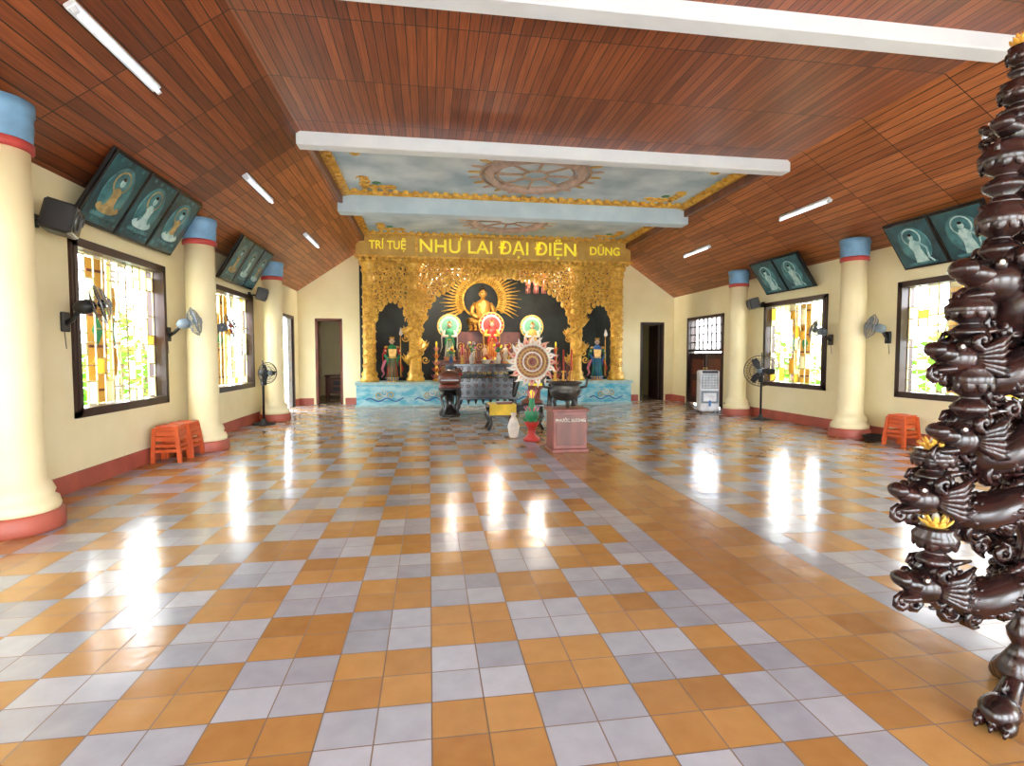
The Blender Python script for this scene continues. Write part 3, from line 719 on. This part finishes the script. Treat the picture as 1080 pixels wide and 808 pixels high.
wall_fan('R',7.2,7.95,1.88,-.5,GPL); wall_fan('R',7.2,9.25,1.88,-.3,GPL)
def stand_fan(loc,rz,h,R):
    m=MB(); m.M=Matrix.Translation((0,0,h)); fan_head(m,R,BLKP,BLKP,3); m.M=Matrix.Identity(4)
    m.tube([(0,.13,h),(0,.15,h-.1),(0,.15,.03)],[.03,.022,.022],BLKP,8); m.lathe([(.22,0),(.22,.02),(.06,.05),(.03,.12)],BLKP,(0,.15,0),24); m.box((0,.13,h-.18),(.1,.08,.14),BLKP,bev=.01)
    m.tube([(0,.15,h),(0,.15,h+R*1.2)],.012,BLKP,6)
    m.obj('standing_fan',loc,rz)
stand_fan((-3.22,11.5,0),.9,1.05,.21); stand_fan((7.08,10.75,0),-.75,1.07,.33)
m=MB(); m.box((0,0,.55),(.46,.38,.98),WPL,bev=.03)
m.box((0,-.185,.78),(.38,.03,.34),GPL,bev=.01)
for k in range(9): m.box((0,-.2,.64+k*.035),(.36,.03,.012),WPL,RX(.5))
for k in range(5): m.box((-.14+k*.07,-.205,.78),(.01,.015,.32),WPL)
m.box((0,-.17,1.0),(.36,.06,.06),BLKP,RX(-.3)); m.box((0,-.192,.4),(.4,.012,.3),GPL,bev=.004); m.box((0,-.2,.4),(.3,.01,.2),WPL); m.box((0,-.2,.25),(.05,.012,.14),SBLU)
for sx in(-1,1):
    for sy in(-1,1): m.lathe([(.03,-.012),(.035,0),(.03,.012)],BLKP,(sx*.19,sy*.15,.035),14,RY(pi/2))
m.obj('air_cooler',(6.72,12.3,0),-.25)
def stool(loc,rz,n=2):
    m=MB(); m.M=Matrix.Scale(.92,4)
    for q in range(n):
        z=q*.075; t=.14;b=.175;h=.45
        m.box((0,0,h-.012+z),(t*2+.02,t*2+.02,.025),ORANGE,bev=.01); m.box((0,0,h-.045+z),(t*2,t*2,.05),ORANGE)
        if q==n-1: m.ring((0,0,h+.003+z),.09,.006,ORANGE,'z',20,4)
        for sx in(-1,1):
            for sy in(-1,1):
                X,Y=sx*b,sy*b;x,y=sx*t,sy*t;w=.024
                m.hexa([(X-w,Y-w,z),(X+w,Y-w,z),(X+w,Y+w,z),(X-w,Y+w,z)],[(x-w*1.4,y-w*1.4,h-.03+z),(x+w*.4,y-w*1.4,h-.03+z),(x+w*.4,y+w*.4,h-.03+z),(x-w*1.4,y+w*.4,h-.03+z)],ORANGE)
        for s in(-1,1):
            m.box((0,s*.162,.17+z),(.32,.015,.04),ORANGE); m.box((s*.162,0,.17+z),(.015,.32,.04),ORANGE)
            m.box((0,s*.15,.34+z),(.28,.012,.06),ORANGE); m.box((s*.15,0,.34+z),(.012,.28,.06),ORANGE)
    m.obj('plastic_stool',loc,rz)
stool((-3.4,7.74,0),.05,2); stool((-3.38,8.1,0),-.05,2); stool((7.26,7.35,0),.15,2)
m=MB(); m.lathe([(.13,0),(.14,.02),(.17,.09),(.18,.1),(.15,.1),(.12,.03)],BLKP,seg=20); m.obj('floor_basin',(7.22,7.82,0))
def speaker(side,x,y,z,s=1,yaw=.3):
    m=MB(); m.box((0,0,0),(.36*s,.24*s,.28*s),BLKP,bev=.02*s)
    m.box((0,-.12*s,0),(.32*s,.02,.24*s),BLK,bev=.004)
    m.ring((-.05*s,-.135*s,0),.09*s,.01,GREYM,'y',22,5); m.ring((.11*s,-.135*s,.03*s),.04*s,.008,GREYM,'y',16,5)
    Rm=Matrix.Rotation(yaw,4,'Z')@Matrix.Rotation(.25,4,'X'); m.v=[tuple(Rm@Vector(v)) for v in m.v]
    dd=(x-XL) if side=='L' else (XR-x)
    m.tube([(0,.1,-.02),(0,dd-.01,-.02)],.018,BLKP,7); m.box((0,dd-.015,-.02),(.1,.03,.12),BLKP)
    m.obj('wall_speaker',M=SIDE(side,y,z,x))
speaker('L',-3.4,5.72,2.68,1,.35); speaker('L',-3.4,11.85,2.66,.85,.3); speaker('R',7.3,11.4,2.58,.85,-.3)
def lamp(x,y0,y1):
    s=1 if x<CX else -1; z=ceilz(x); n=Vector((s*.56,0,-.83)).normalized(); m=MB()
    R=Matrix.Rotation(-s*math.atan((ZC-ZE)/1.91),3,'Y')
    L=y1-y0
    m.box(tuple(n*.025),(.09,L,.045),WHITE,R,bev=.006)
    a=n*.07; m.tube([(a.x,-L/2+.03,a.z),(a.x,L/2-.03,a.z)],.017,TUBE,10)
    for q in(-1,1): m.box((a.x*.85,q*(L/2-.02),a.z*.85),(.04,.03,.06),WHITE,R)
    m.obj('fluorescent_lamp',(x,(y0+y1)/2,z))
for y in (.8,4.45,8.2,11.9): lamp(-2.55,y,y+1.25)
for y in (.6,4.3,8.0,11.8): lamp(6.45,y,y+1.25)
# ---------------------------------------------------------------- paintings
def painting(side,y0,y1,n,kind,xt=.53,zb=2.80,zt=3.53,xb=.08):
    W=(y1-y0); w=W/n-.02; dx=xt-xb; dz=zt-zb; h=math.hypot(dx,dz)-.02; m=MB()
    m.bb((-W/2,.0,-.01),(W/2,.03,h+.01),BLKP)
    for i in range(n):
        c=-W/2+(i+.5)*W/n
        m.box((c,-.012,h/2),(w,.02,h),BLK,bev=.004); m.box((c,-.024,h/2),(w-.06,.006,h-.06),TEAL)
        f=-.028
        m.ell((c,f,h*.5),(w*.34,.002,h*.38),TEAL2)
        m.ell((c,f-.002,h*.66),(w*.2,.002,w*.2),TEAL3 if kind==2 else OCHP)
        m.ell((c,f-.004,h*.66),(w*.17,.002,w*.17),TEAL2)
        if kind==1:
            m.ell((c,f-.006,h*.28),(w*.3,.003,h*.08),TEAL3 if i else OCHP); m.ell((c,f-.007,h*.44),(w*.13,.003,h*.15),OCHP if i!=1 else TEAL3)
            m.ell((c-w*.13,f-.007,h*.4),(w*.05,.003,h*.12),TEAL2,RY(.3)); m.ell((c+w*.13,f-.007,h*.4),(w*.05,.003,h*.12),TEAL2,RY(-.3))
            for k in range(7): m.ell((c+(k-3)*w*.09,f-.008,h*.17),(w*.06,.003,h*.03),TEAL2)
            for k in range(9): m.curl((c+(k-4)*w*.1,f-.004,h*(.1+.82*(k%2))),.03,k,1,TEAL2,th=.1,n=8)
        else:
            m.prism([(-w*.13,h*.12),(w*.15,h*.12),(w*.09,h*.4),(w*.12,h*.53),(w*.04,h*.6),(-w*.06,h*.6),(-w*.12,h*.5),(-w*.08,h*.35)],.006,TEAL3,(c,f-.007,0))
            m.tube([(c+w*.1,f-.01,h*.55),(c+w*.22,f-.01,h*.4),(c+w*.18,f-.01,h*.2),(c+w*.26,f-.01,h*.1)],.012,TEAL3,5)
            for k in range(6): m.ell((c+(k-2.5)*w*.1,f-.008,h*.1),(w*.07,.003,h*.03),TEAL2)
        m.ell((c,f-.009,h*.66),(w*.06,.004,h*.06),TEAL3); m.ell((c,f-.01,h*.715),(w*.045,.004,h*.03),BLK)
    m.tube([(-W*.3,.03,h*.9),(-W*.3,.2,h*.75)],.008,GREYM,5)
    s=Vector((dx,0,dz)).normalized()
    if side=='L': M=basis((0,1,0),(-s.z,0,s.x),(s.x,0,s.z),(XL+xb,(y0+y1)/2,zb))
    else: M=basis((0,-1,0),(s.z,0,s.x),(-s.x,0,s.z),(XR-xb,(y0+y1)/2,zb))
    m.obj('buddhist_painting',M=M)
painting('L',6.15,8.25,3,1); painting('L',9.95,11.75,3,1,zb=2.74,zt=3.48)
painting('R',6.05,7.6,2,2,zb=2.76,zt=3.42); painting('R',9.6,11.15,2,2,zb=2.76,zt=3.42)
# ---------------------------------------------------------------- carved dragon candle tree (foreground)
m=MB()
def dragon(m,z,ang,reach,sc=1.0):
    base=Matrix.Translation((0,0,z))@Matrix.Rotation(ang,4,'Z'); m.M=base
    P=[];Q=[];n=22
    for i in range(n):
        t=i/(n-1); P.append((t*reach*.86,.035*sin(t*7)*sc,(-.04*sin(t*pi*1.1)+.022*sin(t*9))*sc)); Q.append((.036+.024*sin(pi*t))*sc)
    m.tube(P,Q,ROSE,12)
    for i in range(1,n-2):
        p=Vector(P[i])
        m.tube([p+Vector((0,0,.036*sc)),p+Vector((-.01,0,.062*sc)),p+Vector((-.028,0,.07*sc))],[.015*sc,.013*sc,.006],ROSE,5)
        if i%2:
            for s in(-1,1):
                m.tube([p+Vector((0,s*.035*sc,-.01)),p+Vector((-.015,s*.058*sc,-.03*sc)),p+Vector((-.045,s*.055*sc,-.025*sc))],[.015*sc,.014*sc,.006],ROSE,5)
    for i in range(2,n-2):
        p=Vector(P[i]); r=Q[i]
        for s in (-1,1):
            for q in (-.5,.15,.8): m.ell(tuple(p+Vector((0,s*r*cos(q)*.95,r*sin(q)*.95))),(.013*sc,.009*sc,.011*sc),ROSE,seg=6,rg=4)
    for i,t in enumerate((.12,.3,.48,.66,.82)):
        q=Vector(P[int(t*(n-1))]); m.curl(q+Vector((0,-.02,-.06*sc)),.042*sc,i*1.3,1 if i%2 else -1,ROSE,th=.32)
        m.curl(q+Vector((.03,.02,-.05*sc)),.034*sc,i*2.1,-1 if i%2 else 1,ROSE,th=.32)
    hx=reach*.9; hz=0
    m.ell((hx,0,hz),(.062*sc,.052*sc,.052*sc),ROSE,seg=14,rg=10)
    m.ell((hx+.045*sc,0,hz+.012*sc),(.05*sc,.038*sc,.028*sc),ROSE,R=RY(-.2)); m.ell((hx+.08*sc,0,hz+.026*sc),(.024*sc,.034*sc,.024*sc),ROSE)
    m.ell((hx+.04*sc,0,hz-.03*sc),(.044*sc,.032*sc,.017*sc),ROSE,R=RY(.15))
    m.curl((hx+.075*sc,0,hz-.045*sc),.028*sc,1.5,-1,ROSE,th=.38,n=10); m.curl((hx+.02*sc,-.02,hz-.06*sc),.034*sc,.5,1,ROSE,th=.34,n=10)
    for s in(-1,1):
        m.ell((hx+.03*sc,s*.036*sc,hz+.032*sc),(.016*sc,.013*sc,.016*sc),ROSE,seg=8,rg=6)
        m.ell((hx+.037*sc,s*.046*sc,hz+.034*sc),(.006*sc,.005*sc,.006*sc),CREAM,seg=6,rg=5)
        m.curl((hx-.02*sc,s*.05*sc,hz+.05*sc),.034*sc,1+s,1,ROSE,th=.34,n=10)
        m.tube([(hx,s*.025*sc,hz+.04*sc),(hx-.05*sc,s*.04*sc,hz+.08*sc),(hx-.11*sc,s*.045*sc,hz+.085*sc)],[.015*sc,.013*sc,.005],ROSE,6)
        for k in range(6):
            a=-.9+k*.36
            m.tube([(hx-.02*sc,s*.04*sc,hz+.02*sin(a)),(hx-.06*sc,s*.068*sc,hz+.055*sc*sin(a)),(hx-.105*sc,s*.062*sc,hz+.08*sc*sin(a)+.012)],[.017*sc,.017*sc,.007],ROSE,5)
    m.M=Matrix.Identity(4)
def turned(m,c,h,r,gold=True):
    m.lathe([(r*.5,0),(r*.7,h*.04),(r*.5,h*.1),(r*.38,h*.16),(r*.75,h*.26),(r*.85,h*.34),(r*.6,h*.43),(r*.4,h*.48),(r*.45,h*.52),(r*.8,h*.6),(r*.98,h*.72),(r,h*.84),(r*.8,h*.93),(r*.88,h),(r*.4,h)],ROSE,c,20)
    for k in range(10):
        a=k*2*pi/10; m.ell((c[0]+r*.88*cos(a),c[1]+r*.88*sin(a),c[2]+h*.72),(.008,.3*r,.15*h),ROSE,R=RZ(a),seg=6,rg=5)
    if gold:
        m.lathe([(r*.4,h),(r*.5,h+.008),(r*.45,h+.02)],GOLD,c,14)
        petals(m,(c[0],c[1],c[2]+h),r*.36,.045,8,GOLD,.45,w=.02); petals(m,(c[0],c[1],c[2]+h),r*.55,.032,10,GOLD,.8,w=.022)
        m.ell((c[0],c[1],c[2]+h+.03),(.014,.014,.022),CREAM)
prof=[(.1,.12),(.12,.16),(.07,.22)]
z=.26
while z<2.5:
    prof+=[(.04,z),(.062,z+.03),(.07,z+.06),(.045,z+.09),(.036,z+.12)]; z+=.145
prof+=[(.03,2.56),(.05,2.6),(.01,2.66)]
m.lathe([(r*.7,z) for r,z in prof],ROSE,seg=20)
for a in (pi+.4,-.55,.8):
    d=Vector((cos(a),sin(a),0)); sN=Vector((-sin(a),cos(a),0))
    m.tube([d*.0+Vector((0,0,.22)),d*.06+Vector((0,0,.13)),d*.14+Vector((0,0,.08)),d*.2+Vector((0,0,.06))],[.03,.035,.045,.05],ROSE,10)
    m.ell(tuple(d*.2+Vector((0,0,.062))),(.085,.065,.06),ROSE,R=RZ(a),seg=14,rg=9)
    for j in (-1,0,1):
        q=d*.24+sN*j*.042; m.ell(tuple(q+Vector((0,0,.034))),(.05,.024,.033),ROSE,R=RZ(a),seg=8,rg=6); m.tube([q+d*.035+Vector((0,0,.035)),q+d*.055+Vector((0,0,.012))],[.014,.004],ROSE,6)
    m.M=Matrix.Rotation(a,4,'Z'); m.curl((.15,.0,.13),.03,2,-1,ROSE,th=.34); m.M=Matrix.Identity(4)
levels=[(.53,pi,.50,.41,.19,True,.076,1.25),(.86,pi-.05,.50,.41,.15,True,.074,1.25),(1.09,pi+.05,.38,.30,.24,False,.075,1.25),(1.39,pi,.38,.30,.19,False,.078,1.25),(1.68,pi-.05,.20,.17,.25,False,.08,1.7)]
for i,(z,a,rc,o,ch,gd,cr,sc) in enumerate(levels):
    dragon(m,z,a,rc,sc)
    turned(m,(o*cos(a),o*sin(a),z+.035),ch,cr,gd)
    for da in (2.2,-2.2,3.14):
        b=a+da+.1*i; dragon(m,z+.03,b,rc*.8,.95)
        turned(m,(rc*.62*cos(b),rc*.62*sin(b),z+.06),ch*.85,cr*.7,gd)
    m.M=Matrix.Translation((0,0,z))@Matrix.Rotation(a,4,'Z')
    for k in range(3): m.curl((.06+k*.06,-.02+.03*(k%2),.09+.02*(k%3)),.04,k*1.7,1 if k%2 else -1,ROSE,th=.34)
    m.M=Matrix.Identity(4)
turned(m,(-.17,0,1.96),.22,.085,False); dragon(m,2.22,pi+.1,.14,1.2); turned(m,(-.12,0,2.26),.15,.07,False); turned(m,(-.12,0,2.41),.13,.05,True)
for b in (.2,1.3,-1.1): dragon(m,2.0,b,.2,.95); dragon(m,2.3,b+.5,.15,.8)
turned(m,(0,0,2.62),.12,.05,True)
m.obj('carved_dragon_candle_tree',(2.3,1.75,0))
# ---------------------------------------------------------------- light, world, camera
W=bpy.data.worlds.new('world'); bpy.context.scene.world=W; W.use_nodes=True
bg=W.node_tree.nodes['Background']; bg.inputs[0].default_value=(.86,.93,1,1); bg.inputs[1].default_value=15
su=bpy.data.lights.new('sun','SUN'); su.energy=9; su.angle=.02; su.color=(1,.97,.93)
so=bpy.data.objects.new('sun',su); bpy.context.scene.collection.objects.link(so); so.rotation_euler=Vector((.12,.45,-.88)).to_track_quat('-Z','Y').to_euler()
for i,(x,y,z,e) in enumerate(((3.25,16.0,3.6,120),(.6,16.0,3.6,120),(1.92,15.7,2.9,60))):
    l=bpy.data.lights.new('niche_lamp','POINT'); l.energy=e; l.color=(1,.9,.74); l.shadow_soft_size=.12
    o=bpy.data.objects.new('niche_lamp',l); bpy.context.scene.collection.objects.link(o); o.location=(x,y,z)
cam=bpy.data.cameras.new('camera'); cam.lens=19.0; cam.sensor_width=36; cam.clip_start=.05; cam.clip_end=200
co=bpy.data.objects.new('camera',cam); bpy.context.scene.collection.objects.link(co)
yaw=math.atan(87.2/570); pit=math.atan(28.9/570)
F=Vector((sin(yaw)*cos(pit),cos(yaw)*cos(pit),-sin(pit))); R_=Vector((cos(yaw),-sin(yaw),0)); U=R_.cross(F)
co.matrix_world=basis(R_,U,-F,(0,0,1.4))
bpy.context.scene.camera=co
bpy.context.scene.view_settings.view_transform='Standard'
bpy.context.scene.view_settings.exposure=.5
